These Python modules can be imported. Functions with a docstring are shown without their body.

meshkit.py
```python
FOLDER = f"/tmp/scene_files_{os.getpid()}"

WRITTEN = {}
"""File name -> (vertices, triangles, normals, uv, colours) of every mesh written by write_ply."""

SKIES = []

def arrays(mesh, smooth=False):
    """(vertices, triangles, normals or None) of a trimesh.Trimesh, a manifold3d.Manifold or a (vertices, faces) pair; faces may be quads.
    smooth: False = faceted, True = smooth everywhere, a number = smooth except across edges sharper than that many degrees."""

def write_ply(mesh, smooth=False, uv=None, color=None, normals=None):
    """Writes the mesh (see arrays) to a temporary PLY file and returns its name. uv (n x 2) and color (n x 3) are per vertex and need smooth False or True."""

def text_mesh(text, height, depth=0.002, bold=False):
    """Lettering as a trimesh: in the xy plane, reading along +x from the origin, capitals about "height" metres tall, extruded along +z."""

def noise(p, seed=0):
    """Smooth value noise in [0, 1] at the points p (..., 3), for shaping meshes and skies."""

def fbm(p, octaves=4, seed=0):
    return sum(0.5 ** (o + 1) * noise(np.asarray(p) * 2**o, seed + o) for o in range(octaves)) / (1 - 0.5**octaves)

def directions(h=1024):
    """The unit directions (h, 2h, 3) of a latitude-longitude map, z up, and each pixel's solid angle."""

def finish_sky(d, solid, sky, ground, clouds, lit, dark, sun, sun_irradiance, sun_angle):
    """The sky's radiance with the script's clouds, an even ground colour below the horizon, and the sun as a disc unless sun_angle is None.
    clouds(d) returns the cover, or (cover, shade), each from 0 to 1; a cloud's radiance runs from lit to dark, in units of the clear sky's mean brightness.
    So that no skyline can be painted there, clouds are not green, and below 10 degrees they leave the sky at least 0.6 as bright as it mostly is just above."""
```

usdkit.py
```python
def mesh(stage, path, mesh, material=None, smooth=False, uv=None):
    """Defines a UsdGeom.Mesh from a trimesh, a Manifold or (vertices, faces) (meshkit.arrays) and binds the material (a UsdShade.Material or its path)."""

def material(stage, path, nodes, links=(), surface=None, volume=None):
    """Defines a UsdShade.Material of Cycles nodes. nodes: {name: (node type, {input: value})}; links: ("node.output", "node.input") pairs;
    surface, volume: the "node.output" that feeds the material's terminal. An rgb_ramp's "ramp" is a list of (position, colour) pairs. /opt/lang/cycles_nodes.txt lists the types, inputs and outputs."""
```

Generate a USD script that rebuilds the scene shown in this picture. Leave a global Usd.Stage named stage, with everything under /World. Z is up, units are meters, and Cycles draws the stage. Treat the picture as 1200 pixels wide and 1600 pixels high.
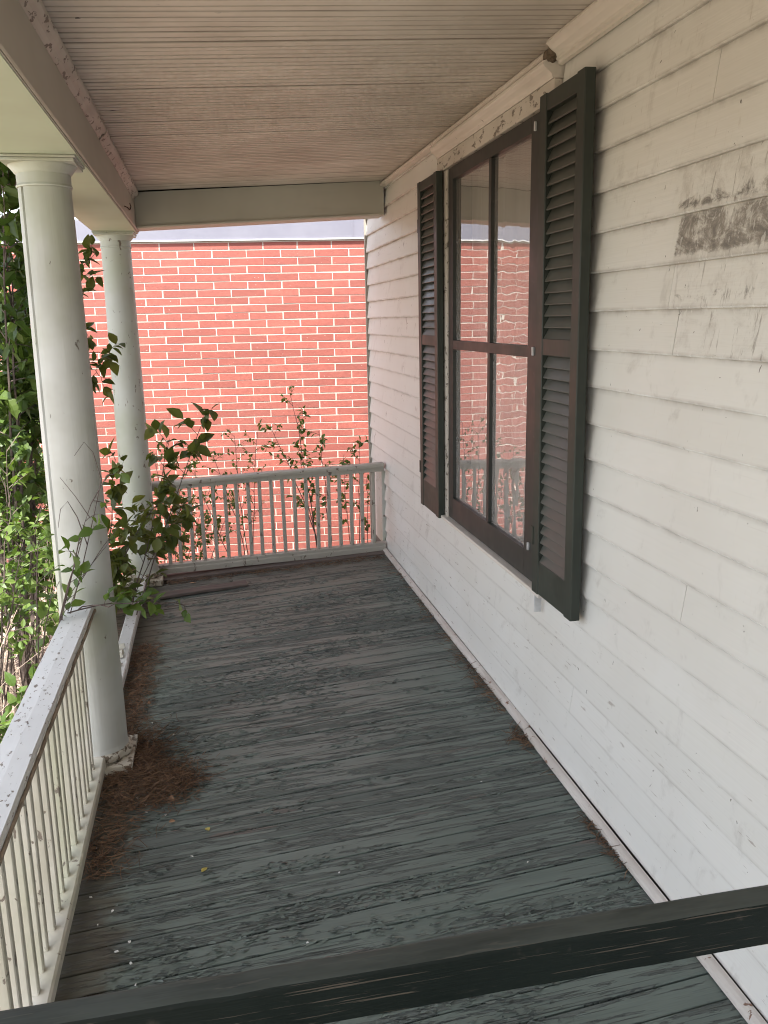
import math, random
import numpy as np
import trimesh, usdkit, meshkit
from pxr import Usd, UsdGeom, UsdLux, UsdShade, Gf, Sdf, Vt

stage = Usd.Stage.CreateInMemory()
UsdGeom.SetStageUpAxis(stage, 'Z')
UsdGeom.SetStageMetersPerUnit(stage, 1.0)
stage.SetDefaultPrim(UsdGeom.Xform.Define(stage, '/World').GetPrim())
V = lambda *a: np.array(a, float)

# ------------------------------------------------------------------ camera
CAM_X, CAM_Z = -1.22727, 1.70
YAW, PITCH, ROLL, FPX = 0.198738, 0.223789, -0.018879, 1324.9
fw = V(math.sin(YAW)*math.cos(PITCH), math.cos(YAW)*math.cos(PITCH), -math.sin(PITCH))
rt = V(math.cos(YAW), -math.sin(YAW), 0)
up = np.cross(rt, fw)
rt, up = rt*math.cos(ROLL)+up*math.sin(ROLL), -rt*math.sin(ROLL)+up*math.cos(ROLL)
cam = UsdGeom.Camera.Define(stage, '/World/camera')
cam.AddTransformOp().Set(Gf.Matrix4d(*rt, 0, *up, 0, *(-fw), 0, CAM_X, 0, CAM_Z, 1))
cam.CreateHorizontalApertureAttr(36.0)
cam.CreateVerticalApertureAttr(48.0)
cam.CreateFocalLengthAttr(36.0*FPX/1200)
cam.CreateClippingRangeAttr(Gf.Vec2f(0.05, 1000))
cam.CreateExposureAttr(1.92)

# ------------------------------------------------------------------ sky and sun
EL, AZ = math.radians(66), math.radians(24)
sun = V(-math.cos(EL)*math.sin(AZ), -math.cos(EL)*math.cos(AZ), math.sin(EL))
usdkit.material(stage, '/World/Looks/sky', {
    'sky': ('sky_texture', dict(sky_type='single_scattering', sun_disc=False, sun_elevation=EL, sun_rotation=math.atan2(sun[0], sun[1]), altitude=100.0, air_density=1.0, aerosol_density=2.0)),
    'haze': ('hsv', dict(hue=0.5, saturation=0.42, value=1.0, fac=1.0)),
    'bg': ('background_shader', dict(strength=0.15))}, [('sky.color', 'haze.color'), ('haze.color', 'bg.color')], surface='bg.background')
dome = UsdLux.DomeLight.Define(stage, '/World/sky')
UsdShade.MaterialBindingAPI.Apply(dome.GetPrim()).Bind(UsdShade.Material.Get(stage, '/World/Looks/sky'))
dome.GetPrim().SetCustomDataByKey('kind', 'structure')
sl = UsdLux.DistantLight.Define(stage, '/World/sun')
sx = np.cross(V(0, 0, 1), sun); sx /= np.linalg.norm(sx); sy = np.cross(sun, sx)
sl.AddTransformOp().Set(Gf.Matrix4d(*sx, 0, *sy, 0, *sun, 0, 0, 0, 20, 1))
sl.CreateIntensityAttr(1.25); sl.CreateAngleAttr(0.5); sl.CreateNormalizeAttr(True)
sl.CreateColorAttr(Gf.Vec3f(1.0, 0.95, 0.87))

# ------------------------------------------------------------------ helpers
used = {}
def numbered(path):
    n = used.get(path, -1) + 1
    used[path] = n
    return path if n == 0 else '%s_%03d' % (path, n)

def tag(prim, label=None, category=None, group=None, kind=None):
    for k, v in (('label', label), ('category', category), ('group', group), ('kind', kind)):
        if v: prim.SetCustomDataByKey(k, v)
    return prim

def thing(name, label=None, category=None, loc=(0, 0, 0), group=None, kind=None, rotz=0):
    path = numbered('/World/' + name)
    x = UsdGeom.Xform.Define(stage, path)
    x.AddTranslateOp().Set(Gf.Vec3d(*map(float, loc)))
    if rotz: x.AddRotateZOp().Set(rotz)
    tag(x.GetPrim(), label, category, group, kind)
    return x.GetPrim()

def offset(parent):
    o = np.zeros(3)
    p = parent
    while p and str(p.GetPath()) not in ('/', '/World'):
        a = p.GetAttribute('xformOp:translate')
        if a and a.Get() is not None: o += np.array(a.Get())
        p = p.GetParent()
    return o

def obj(name, mesh, mat, parent=None, smooth=False, tone=None, grime_shade=None, label=None, category=None, kind=None, group=None):
    """One Mesh prim in world coordinates under parent (or /World)."""
    base = str(parent.GetPath()) if parent else '/World'
    path = numbered(base + '/' + name)
    v, f = (np.asarray(mesh.vertices, float), np.asarray(mesh.faces)) if hasattr(mesh, 'vertices') else (np.asarray(mesh[0], float), np.asarray(mesh[1]))
    if parent is not None: v = v - offset(parent)
    m = usdkit.mesh(stage, path, (v, f), M[mat] if isinstance(mat, str) else mat, smooth=smooth)
    if tone is not None:
        n = len(m.GetPointsAttr().Get())
        t = np.full(n, tone, np.float32) if np.ndim(tone) == 0 else np.asarray(tone, np.float32)
        UsdGeom.PrimvarsAPI(m).CreatePrimvar('tone', Sdf.ValueTypeNames.FloatArray, 'vertex').Set(Vt.FloatArray.FromNumpy(t))
    if grime_shade is not None:
        UsdGeom.PrimvarsAPI(m).CreatePrimvar('grime_shade', Sdf.ValueTypeNames.FloatArray, 'vertex').Set(Vt.FloatArray.FromNumpy(np.asarray(grime_shade, np.float32)))
    tag(m.GetPrim(), label, category, group, kind)
    return m.GetPrim()

def join(ms):
    vs, fs, n = [], [], 0
    for v, f in ms:
        f = np.asarray(f)
        vs.append(v); fs.append(f + n); n += len(v)
    return np.vstack(vs), np.vstack(fs)

def loft(profile, origins, u, v, caps=True):
    """Closed 2-D profile carried along origins; u and v are its axes. Faces point outward whichever way it runs."""
    profile = np.asarray(profile, float); origins = np.asarray(origins, float)
    if profile.ndim == 2: profile = np.repeat(profile[None], len(origins), 0)
    n, m = profile.shape[1], len(origins)
    pts = origins[:, None, :] + profile[..., :1]*np.asarray(u) + profile[..., 1:]*np.asarray(v)
    f = []
    for i in range(m-1):
        for j in range(n):
            a, b = i*n+j, i*n+(j+1) % n
            f += [(a, b, b+n), (a, b+n, a+n)]
    if caps:
        for k in range(1, n-1):
            f.append((0, k+1, k)); f.append(((m-1)*n, (m-1)*n+k, (m-1)*n+k+1))
    f = np.array(f); p = pts.reshape(-1, 3)
    area = 0.5*sum(profile[0][j][0]*profile[0][(j+1) % n][1]-profile[0][(j+1) % n][0]*profile[0][j][1] for j in range(n))
    if area*np.dot(np.cross(u, v), origins[-1]-origins[0]) < 0: f = f[:, ::-1]
    return p, f

def octo(w, h, c):
    a, b = w/2, h/2
    return [(-a+c, -b), (a-c, -b), (a, -b+c), (a, b-c), (a-c, b), (-a+c, b), (-a, b-c), (-a, -b+c)]

def bar(p0, p1, w, h, ch=0.003, upv=(0, 0, 1), segs=1, wob=0, seed=0):
    """Chamfered bar from p0 to p1, w across, h along upv."""
    p0, p1 = np.asarray(p0, float), np.asarray(p1, float)
    d = (p1-p0)/np.linalg.norm(p1-p0)
    upv = np.asarray(upv, float); upv = upv-d*np.dot(upv, d); upv /= np.linalg.norm(upv)
    u = np.cross(d, upv)
    t = np.linspace(0, 1, segs+1)[:, None]
    o = p0+(p1-p0)*t
    if wob:
        r = np.random.default_rng(seed)
        o = o + u*r.normal(0, wob, (segs+1, 1)) + upv*r.normal(0, wob, (segs+1, 1))
    return loft(octo(w, h, min(ch, w*.45, h*.45)), o, u, upv)

def block(x0, x1, y0, y1, z0, z1, ch=0.003):
    return bar((x0, (y0+y1)/2, (z0+z1)/2), (x1, (y0+y1)/2, (z0+z1)/2), y1-y0, z1-z0, ch)

def lathe(prof, n=40, center=(0, 0), notch=None):
    """prof: (r, z) from bottom to top. notch: (angle, half width in radians, depth)."""
    ang = list(np.linspace(-math.pi, math.pi, n, endpoint=False))
    if notch:
        a, w, _ = notch
        ang = sorted([x for x in ang if abs(x-a) > w*1.4] + [a-w, a-w*.4, a+w*.4, a+w])
    ang = np.array(ang); n = len(ang)
    sc = np.ones(n)
    if notch: sc = np.where(np.abs(ang-notch[0]) < notch[1]*.7, 1-notch[2], 1.0)
    prof = np.asarray(prof, float)
    pts = np.stack([center[0]+prof[:, :1]*np.cos(ang)*sc, center[1]+prof[:, :1]*np.sin(ang)*sc, np.repeat(prof[:, 1:], n, 1)], -1).reshape(-1, 3)
    f = []
    for i in range(len(prof)-1):
        for j in range(n):
            a, b = i*n+j, i*n+(j+1) % n
            f += [(a, b, b+n), (a, b+n, a+n)]
    k = len(pts)
    pts = np.vstack([pts, [[center[0], center[1], prof[0, 1]], [center[0], center[1], prof[-1, 1]]]])
    e = (len(prof)-1)*n
    for j in range(n):
        f += [(k, (j+1) % n, j), (k+1, e+j, e+(j+1) % n)]
    return pts, np.array(f)

def tube(pts, radii, sides=5):
    p = np.asarray(pts, float)
    t = np.gradient(p, axis=0); t /= np.linalg.norm(t, axis=1, keepdims=True)+1e-12
    a = np.cross(t, np.where(np.abs(t[:, 2:]) < .9, [0, 0, 1.], [1., 0, 0])); a /= np.linalg.norm(a, axis=1, keepdims=True)+1e-12
    b = np.cross(t, a); an = np.arange(sides)*2*np.pi/sides
    v = p[:, None]+np.broadcast_to(radii, (len(p),))[:, None, None]*(np.cos(an)[None, :, None]*a[:, None]+np.sin(an)[None, :, None]*b[:, None])
    f = []
    for i in range(len(p)-1):
        for j in range(sides):
            q, r = i*sides+j, i*sides+(j+1) % sides
            f += [(q, r, r+sides), (q, r+sides, q+sides)]
    return v.reshape(-1, 3), np.array(f)

# ------------------------------------------------------------------ materials
class G:
    def __init__(s): s.n, s.l, s.k = {}, [], 0
    def node(s, kind, **inp):
        s.k += 1; name = 'n%d' % s.k; vals = {}
        for a, b in inp.items():
            if isinstance(b, str) and b.startswith('@'): s.l.append((b[1:], name+'.'+a))
            else: vals[a] = b
        s.n[name] = (kind, vals)
        return '@'+name
    def pos(s, scale=(1, 1, 1), loc=(0, 0, 0)):
        g = s.node('geometry')
        return s.node('mapping', mapping_type='point', vector=g+'.position', scale=scale, location=loc)+'.vector'
    def noise(s, scale=(1, 1, 1), k=1.0, detail=4.0, rough=.55, dist=0.0, loc=(0, 0, 0)):
        return s.node('noise_texture', vector=s.pos(scale, loc), scale=float(k), detail=float(detail), roughness=float(rough), distortion=float(dist))+'.fac'
    def ramp(s, fac, a, b, lo=0.0, hi=1.0):
        return s.node('map_range', range_type='smoothstep', value=fac, from_min=float(a), from_max=float(b), to_min=float(lo), to_max=float(hi), clamp=True)+'.result'
    def mix(s, fac, a, b, kind='mix'): return s.node('mix', mix_type=kind, fac=fac, color1=a, color2=b)+'.color'
    def math(s, op, a, b=0.0, clamp=False): return s.node('math', math_type=op, value1=a, value2=b, use_clamp=clamp)+'.value'
    def tone(s): return s.node('attribute', attribute='tone')+'.fac'
    def sep(s):
        g = s.node('geometry'); return s.node('separate_xyz', vector=g+'.position')
    def bump(s, h, dist, strength=1.0): return s.node('bump', height=h, distance=float(dist), strength=float(strength))+'.normal'
    def done(s, name, **kw):
        p = s.node('principled_bsdf', **kw)
        return usdkit.material(stage, '/World/Looks/'+name, s.n, s.l, surface=p[1:]+'.BSDF')
    def closure(s, name, out): return usdkit.material(stage, '/World/Looks/'+name, s.n, s.l, surface=out[1:])

M = {}
def white_paint(name, base, dirt=(.33, .28, .22), grain=(60, 60, 3), dirt_amt=.35, chip=.66, chipcol=(.2, .17, .14), rough=.55, bump=.0012, moss=None, chipscale=(9, 9, 5), grime_shade=None):
    g = G()
    n1 = g.noise((1, 1, 1), 2.2, 5, .6)
    c = g.mix(g.ramp(n1, .3, .75, 0, dirt_amt), base, dirt)
    n2 = g.noise(grain, 1, 5, .6, 0, (3.3, 1.7, 8.1))
    c = g.mix(g.ramp(n2, .56, .8, 0, .45*min(1, dirt_amt*1.6)), c, dirt)
    if moss:
        c = g.mix(g.ramp(g.noise((1, 1, .6), 2.6, 4, .6, .2, (7, 7, 1)), .42, .68, 0, moss[1]), c, moss[0])
    n3 = g.noise(chipscale, 3, 6, .62, .35, (1.1, 5.2, 2.0))
    ch = g.ramp(n3, chip, chip+.02)
    c = g.mix(ch, c, chipcol)
    if grime_shade: c = g.mix(g.math('multiply', g.tone(), g.ramp(n1, .2, .6, .55, .95)), c, grime_shade)  # dirt together with recess shade, both painted into the colour
    h = g.math('subtract', g.math('multiply', n2, .5), ch)
    M[name] = g.done(name, base_color=c, roughness=float(rough), specular_ior_level=.35, normal=g.bump(h, bump, .8))

def wood_floor():
    g = G()
    t = g.tone()
    off = g.node('combine_xyz', x=g.math('multiply', t, 37.0), y=g.math('multiply', t, 11.0), z=0.0)+'.vector'
    def an(scale, k, detail, rough, dist=0., loc=(0, 0, 0)):
        v = g.node('vector_math', math_type='add', vector1=g.pos(scale, loc), vector2=off)+'.vector'
        return g.node('noise_texture', vector=v, scale=float(k), detail=float(detail), roughness=float(rough), distortion=float(dist))+'.fac'
    big = g.noise((1, 1.6, 1), .9, 3, .5)
    a = an((3.6, 42, 1), 1, 8, .66, .15)                     # where the paint has gone
    b = an((5, 130, 1), 1, 5, .65, .05, (9, 2, 0))             # splinter grain
    c3 = an((1.8, 12, 1), 1, 4, .55, .3, (4, 8, 0))
    lift = g.math('add', a, g.math('multiply', g.math('subtract', big, .5), .35))
    tonev = g.math('multiply', g.math('subtract', t, .5), .13)
    lift = g.math('add', lift, tonev)
    gone = g.ramp(lift, .515, .54)
    paint = g.mix(g.ramp(c3, .3, .7), (.142, .173, .151), (.116, .142, .125))
    paint = g.mix(g.ramp(b, .52, .8, 0, .5), paint, (.045, .055, .05))
    bare = g.mix(g.ramp(b, .35, .65), (.122, .138, .124), (.084, .096, .086))
    bare = g.mix(g.ramp(g.noise((2.2, 14, 1), 1, 4, .6, .3, (17, 4, 0)), .60, .67, 0, .75), bare, (.150, .118, .103))
    col = g.mix(gone, paint, bare)
    rim = g.math('multiply', g.ramp(lift, .50, .512), g.ramp(lift, .526, .514))
    col = g.mix(g.math('multiply', rim, .8), col, (.012, .013, .012))
    crack = g.ramp(an((1.5, 170, 1), 1, 4, .65, .05, (2, 9, 1)), .60, .66)
    col = g.mix(g.math('multiply', crack, .75), col, (.014, .016, .014))
    s = g.sep()
    edge = g.math('add', s+'.x', g.math('multiply', g.noise((1, 1.6, 1), 6.0, 8, .7, .3, (8, 3, 1)), .5))
    dirt = g.ramp(edge, -1.28, -1.42)
    dcol = g.mix(g.noise((1, 1, 1), 7, 4, .6), (.050, .046, .022), (.055, .035, .025))
    col = g.mix(g.math('multiply', dirt, .82), col, dcol)
    far = g.math('multiply', g.ramp(g.math('add', s+'.y', g.math('multiply', g.noise((1, 1, 1), 2.0, 4, .6), .8)), 5.75, 6.15), .4)
    col = g.mix(far, col, (.085, .075, .066))
    h = g.math('subtract', g.math('multiply', b, .35), g.math('add', g.math('multiply', gone, .9), crack))
    h = g.math('add', h, g.math('multiply', rim, .9))
    r = g.ramp(gone, 0, 1, .42, .75)
    M['floor'] = g.done('floor', base_color=col, roughness=r, specular_ior_level=.5, normal=g.bump(h, .0028, .9))

def dark_paint(name, base, worn, amt=.7, grain=(3, 60, 60), rough=.35, bump=.0005, spec=.5, dust=None):
    g = G()
    n = g.noise(grain, 1, 5, .6, .2)
    m = g.noise((1, 1, 1), 5, 4, .6)
    c = g.mix(g.ramp(m, .35, .7), base, tuple(x*1.35 for x in base))
    c = g.mix(g.ramp(n, amt, amt+.03), c, worn)
    c = g.mix(g.ramp(g.noise((1, 1, 1), 30, 4, .6), .6, .8, 0, .25), c, (.12, .10, .085))
    if dust:
        gn = g.node('geometry'); nz = g.node('separate_xyz', vector=gn+'.normal')+'.z'
        c = g.mix(g.math('multiply', g.ramp(nz, .3, .9), g.ramp(g.noise((2, 9, 9), 3, 5, .6), .25, .7, .45, .95)), c, dust)
    M[name] = g.done(name, base_color=c, roughness=g.ramp(m, .2, .8, rough-.08, rough+.14), specular_ior_level=spec, normal=g.bump(n, bump, .7))

def brick_mat():
    g = G()
    t = g.tone()
    n = g.noise((1, 1, 1), 26, 5, .65)
    c = g.mix(g.ramp(t, 0, 1), (.215, .062, .048), (.300, .089, .068))
    c = g.mix(g.ramp(n, .35, .7, 0, .5), c, (.20, .055, .046))
    c = g.mix(g.ramp(g.noise((1, 1, 1), 70, 3, .6, 0, (3, 1, 2)), .68, .75, 0, .7), c, (.5, .42, .36))
    c = g.mix(g.ramp(g.noise((1, 1, .7), 1.6, 5, .6), .45, .75, 0, .28), c, (.17, .07, .06))
    c = g.mix(g.ramp(g.noise((1, 1, .5), 9, 5, .65), .6, .72, 0, .4), c, (.15, .05, .045))
    M['brick'] = g.done('brick', base_color=c, roughness=.85, normal=g.bump(n, .003, .7))
    g = G()
    n = g.noise((1, 1, 1), 60, 5, .65)
    M['mortar'] = g.done('mortar', base_color=g.mix(n, (.44, .39, .34), (.56, .51, .45)), roughness=.9, normal=g.bump(n, .003, .6))

def leaf_mat(name, a, b, trans):
    g = G()
    t = g.tone()
    c = g.mix(g.ramp(t, 0, 1), a, b)
    c = g.mix(g.ramp(g.noise((1, 1, 1), 25, 3, .6), .5, .8, 0, .35), c, tuple(.6*x for x in a))
    p = g.node('principled_bsdf', base_color=c, roughness=.42, specular_ior_level=.45)
    tr = g.node('translucent_bsdf', color=g.mix(1.0, c, trans, 'multiply'))
    mx = g.node('mix_closure', fac=.42, closure1=p+'.BSDF', closure2=tr+'.BSDF')
    M[name] = g.closure(name, mx+'.closure')

def plain(name, a, b=None, scale=12, rough=.7, bump=.001, spec=.4, metallic=0.0, stretch=(1, 1, 1)):
    g = G()
    n = g.noise(stretch, scale, 5, .6)
    M[name] = g.done(name, base_color=g.mix(g.ramp(n, .3, .7), a, b or tuple(.7*x for x in a)), roughness=float(rough), specular_ior_level=spec, metallic=metallic, normal=g.bump(n, bump, .6))

def siding_mat(name, stain):
    g = G()
    t = g.tone()
    base = g.mix(t, (.665, .652, .612), (.705, .692, .655))
    n1 = g.noise((1, 1, 1), 1.6, 4, .55)
    c = g.mix(g.ramp(n1, .35, .75, 0, .25), base, (.55, .51, .45))
    st = g.noise((90, 75, 4.0), 1, 5, .65, .1)                     # vertical run marks
    hi = g.ramp(g.sep()+'.z', .9, 2.3, .12, .6)
    c = g.mix(g.math('multiply', g.ramp(st, .60, .80), hi), c, (.40, .34, .28))
    gr = g.noise((60, 2.2, 70), 1, 4, .6, 0, (5, 1, 3))
    c = g.mix(g.ramp(gr, .62, .78, 0, .22), c, (.46, .42, .37))
    sp = g.noise((1, 1, .8), 30, 3, .55, .6, (2, 2, 9))
    c = g.mix(g.ramp(sp, .735, .755, 0, .85), c, (.10, .08, .065))
    y = g.sep()
    far = g.ramp(y+'.y', 4.4, 5.6)
    pe = g.ramp(g.noise((1, 1, .9), 9, 6, .68, .6, (1, 6, 3)), .655, .68)
    c = g.mix(g.math('multiply', g.math('multiply', pe, far), .8), c, (.27, .21, .18))
    low = g.math('multiply', g.ramp(y+'.z', .85, .45), g.ramp(g.noise((1, 3, 20), 3, 5, .65, .3, (4, 4, 4)), .63, .68, 0, .6))
    c = g.mix(low, c, (.25, .20, .16))
    ga = g.node('attribute', attribute='grime_shade')+'.fac'
    c = g.mix(g.math('multiply', ga, g.ramp(g.noise((1, 3.5, 3), 2.2, 5, .65, .2, (6, 1, 7)), .3, .7, .10, .62)), c, (.25, .215, .185))  # dirt and painted lap shade along the board edges
    sm = g.noise((1, 1.4, 1.2), 5.5, 6, .68, .4, (3, 5, 2))
    c = g.mix(g.ramp(sm, .56, .74, 0, .38), c, (.36, .33, .295))
    nk = g.noise((1, 1, 1), 55, 2, .5, .8, (8, 2, 9))
    c = g.mix(g.ramp(nk, .755, .77, 0, .8), c, (.09, .075, .06))
    h = g.math('add', gr, g.math('multiply', g.math('subtract', 1.0, g.ramp(sp, .735, .755)), .6))
    if stain:
        m = g.math('add', g.math('multiply', g.noise((1, .7, 1.1), 15, 9, .74, .6, (0, 3.1, 6.2)), .82), g.math('multiply', g.noise((30, 70, 12), 1, 5, .7, .2, (1, 4, 2)), .18))
        lobe = g.math('multiply', g.ramp(y+'.y', 2.166, 2.13), g.ramp(y+'.y', 1.35, 1.75))
        zl = g.math('multiply', g.ramp(y+'.z', stain[0], stain[0]+.025), g.ramp(y+'.z', stain[1]+.04, stain[1]-.015))
        f = g.math('multiply', lobe, zl)
        k = g.ramp(g.math('add', m, g.math('multiply', g.math('subtract', f, 1.0), .25)), stain[2]-.05, stain[2]+.09)
        halo = g.ramp(g.math('add', m, g.math('multiply', g.math('subtract', lobe, 1.0), .3)), stain[2]-.10, stain[2]+.16)
        c = g.mix(g.math('multiply', halo, .42), c, (.34, .30, .26))
        c = g.mix(g.math('multiply', g.math('multiply', k, f), .74), c, g.mix(g.ramp(m, .47, .62), (.20, .17, .14), (.034, .030, .025)))
        fleck = g.ramp(g.noise((1, 1.6, .8), 42, 3, .6, .5, (5, 5, 5)), .60, .63)
        c = g.mix(g.math('multiply', fleck, .55), c, base)
        drip = g.ramp(g.noise((60, 60, 5.5), 1, 5, .68, .3, (3, 8, 1)), .57, .66)
        c = g.mix(g.math('multiply', g.math('multiply', drip, g.ramp(y+'.y', 2.3, 1.9)), .6), c, (.2, .17, .14))
        h = g.math('subtract', h, k)
    M[name] = g.done(name, base_color=c, roughness=.5, specular_ior_level=.35, normal=g.bump(h, .0012, .8))

siding_mat('siding', None)
siding_mat('siding_stained', (1.833, 1.945, .44))
siding_mat('siding_stained_above', (1.945, 1.99, .50))
siding_mat('siding_stained_below', (1.71, 1.76, .56))
white_paint('column_paint', (.52, .525, .50), dirt=(.33, .32, .27), grain=(30, 30, 2.2), dirt_amt=.7, chip=.685, moss=((.38, .40, .29), .6), bump=.0045)
white_paint('column_peeling', (.54, .55, .52), dirt=(.38, .38, .32), grain=(30, 30, 2.2), dirt_amt=.5, chip=.63, moss=((.40, .43, .31), .5), bump=.002)
white_paint('plinth_paint', (.58, .54, .47), dirt=(.28, .24, .18), dirt_amt=.75, chip=.535, chipcol=(.16, .125, .09), grain=(20, 20, 8), bump=.006, chipscale=(13, 13, 9))
white_paint('trim_paint', (.66, .61, .55), dirt=(.38, .33, .27), dirt_amt=.35, chip=.70, grain=(30, 3, 30))
white_paint('rough_trim', (.60, .55, .49), dirt=(.33, .28, .23), dirt_amt=.6, chip=.58, grain=(30, 4, 30), bump=.004, chipscale=(14, 6, 14))
white_paint('beam_paint', (.47, .43, .375), dirt=(.36, .33, .27), dirt_amt=.4, chip=.75, grain=(20, 1.5, 20))
white_paint('beam_soffit', (.56, .62, .49), dirt=(.45, .46, .36), dirt_amt=.45, chip=.76, grain=(6, 1.5, 6))
white_paint('end_beam_paint', (.50, .49, .43), dirt=(.34, .32, .27), dirt_amt=.4, chip=.76, grain=(1.5, 20, 20))
white_paint('ceiling_paint', (.68, .615, .55), dirt=(.30, .25, .20), dirt_amt=.45, chip=.69, grain=(1.2, 60, 20), chipcol=(.05, .04, .035), chipscale=(1.5, 22, 10), grime_shade=(.30, .25, .21))  # last colour: dirt and painted shade of the bead grooves
white_paint('rail_paint', (.60, .575, .51), dirt=(.34, .31, .22), dirt_amt=.65, chip=.625, grain=(34, 34, 3), moss=((.42, .43, .29), .5))
white_paint('rail_top_paint', (.62, .62, .61), dirt=(.40, .39, .37), dirt_amt=.35, chip=.615, grain=(40, 3, 40), chipcol=(.20, .17, .145), chipscale=(26, 13, 26))
white_paint('weathered_rail', (.38, .355, .31), dirt=(.30, .27, .23), dirt_amt=.55, chip=.62, grain=(34, 34, 3), chipcol=(.15, .12, .10))
white_paint('floor_moulding_paint', (.62, .58, .54), dirt=(.36, .30, .25), dirt_amt=.5, chip=.64, grain=(60, 4, 60), chipcol=(.22, .13, .09))
wood_floor()
dark_paint('shutter_paint', (.026, .031, .025), (.10, .085, .07), amt=.74, grain=(60, 60, 4), rough=.45, spec=.35)
dark_paint('louver_paint', (.056, .058, .049), (.12, .10, .085), amt=.74, grain=(60, 4, 60), rough=.42)
dark_paint('shutter_green', (.0095, .018, .0145), (.08, .07, .06), amt=.76, grain=(60, 60, 4), rough=.5, spec=.3)
dark_paint('storm_frame', (.026, .027, .024), (.10, .08, .065), amt=.76, grain=(60, 60, 4), rough=.42, spec=.35)
dark_paint('handrail_paint', (.0050, .0085, .0072), (.085, .072, .058), amt=.605, grain=(5, 90, 300), rough=.5, bump=.0012, spec=.22, dust=(.085, .095, .086))
brick_mat()
plain('fascia_metal', (.15, .15, .185), (.17, .17, .205), 3, .45, .0005)
plain('roof_shingle', (.10, .095, .09), (.06, .058, .055), 30, .9, .004)
plain('bark', (.10, .075, .055), (.05, .04, .03), 40, .9, .002)
plain('twig', (.13, .10, .085), (.07, .05, .045), 30, .85, .001)
plain('dry_twig', (.34, .27, .22), (.20, .15, .12), 30, .85, .001)
plain('dark_gap', (.02, .018, .016), None, 12, .9)
plain('room_wall', (.20, .18, .16), None, 3, .8)
plain('curtain', (.66, .59, .54), (.54, .49, .45), 5, .9, .002, stretch=(1, 6, .3))
plain('iron', (.05, .03, .022), (.10, .05, .03), 60, .7)
plain('zinc', (.55, .55, .55), (.42, .42, .42), 20, .45)
plain('concrete', (.30, .28, .26), (.22, .21, .19), 10, .9, .002)
plain('bare_wood', (.36, .29, .225), (.20, .16, .12), 20, .85, .003, stretch=(4, 1, 4))
plain('nest', (.16, .12, .085), (.09, .07, .05), 90, .95, .006)
g = G()
M['needles'] = g.done('needles', base_color=g.mix(g.tone(), (.045, .027, .018), (.22, .125, .07)), roughness=.8)
plain('paint_chip', (.72, .72, .70), (.6, .58, .55), 30, .6)
plain('yellow_leaf', (.46, .40, .10), (.36, .28, .07), 40, .6)
plain('tan_leaf', (.42, .24, .13), (.30, .17, .10), 40, .6)
plain('old_plank', (.15, .115, .10), (.075, .06, .055), 14, .8, .003, stretch=(.25, 5, 5))
leaf_mat('leaf_dark', (.05, .09, .02), (.11, .16, .04), (1.0, 1.1, .5))
leaf_mat('leaf_mid', (.07, .12, .026), (.13, .19, .048), (1.1, 1.2, .5))
leaf_mat('leaf_light', (.075, .130, .032), (.13, .19, .055), (1.1, 1.2, .55))
leaf_mat('leaf_bronze', (.080, .108, .026), (.14, .165, .044), (1.1, 1.0, .5))
g = G()
n = g.noise((1, 1, 1), 14, 6, .7)
n2 = g.noise((1, 1, 1), .8, 4, .6)
c = g.mix(g.ramp(n, .35, .65), (.30, .235, .19), (.13, .095, .07))
c = g.mix(g.ramp(n2, .45, .62, 0, .7), c, (.07, .10, .03))
M['soil'] = g.done('soil', base_color=c, roughness=.95, normal=g.bump(n, .02, .8))

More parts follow.
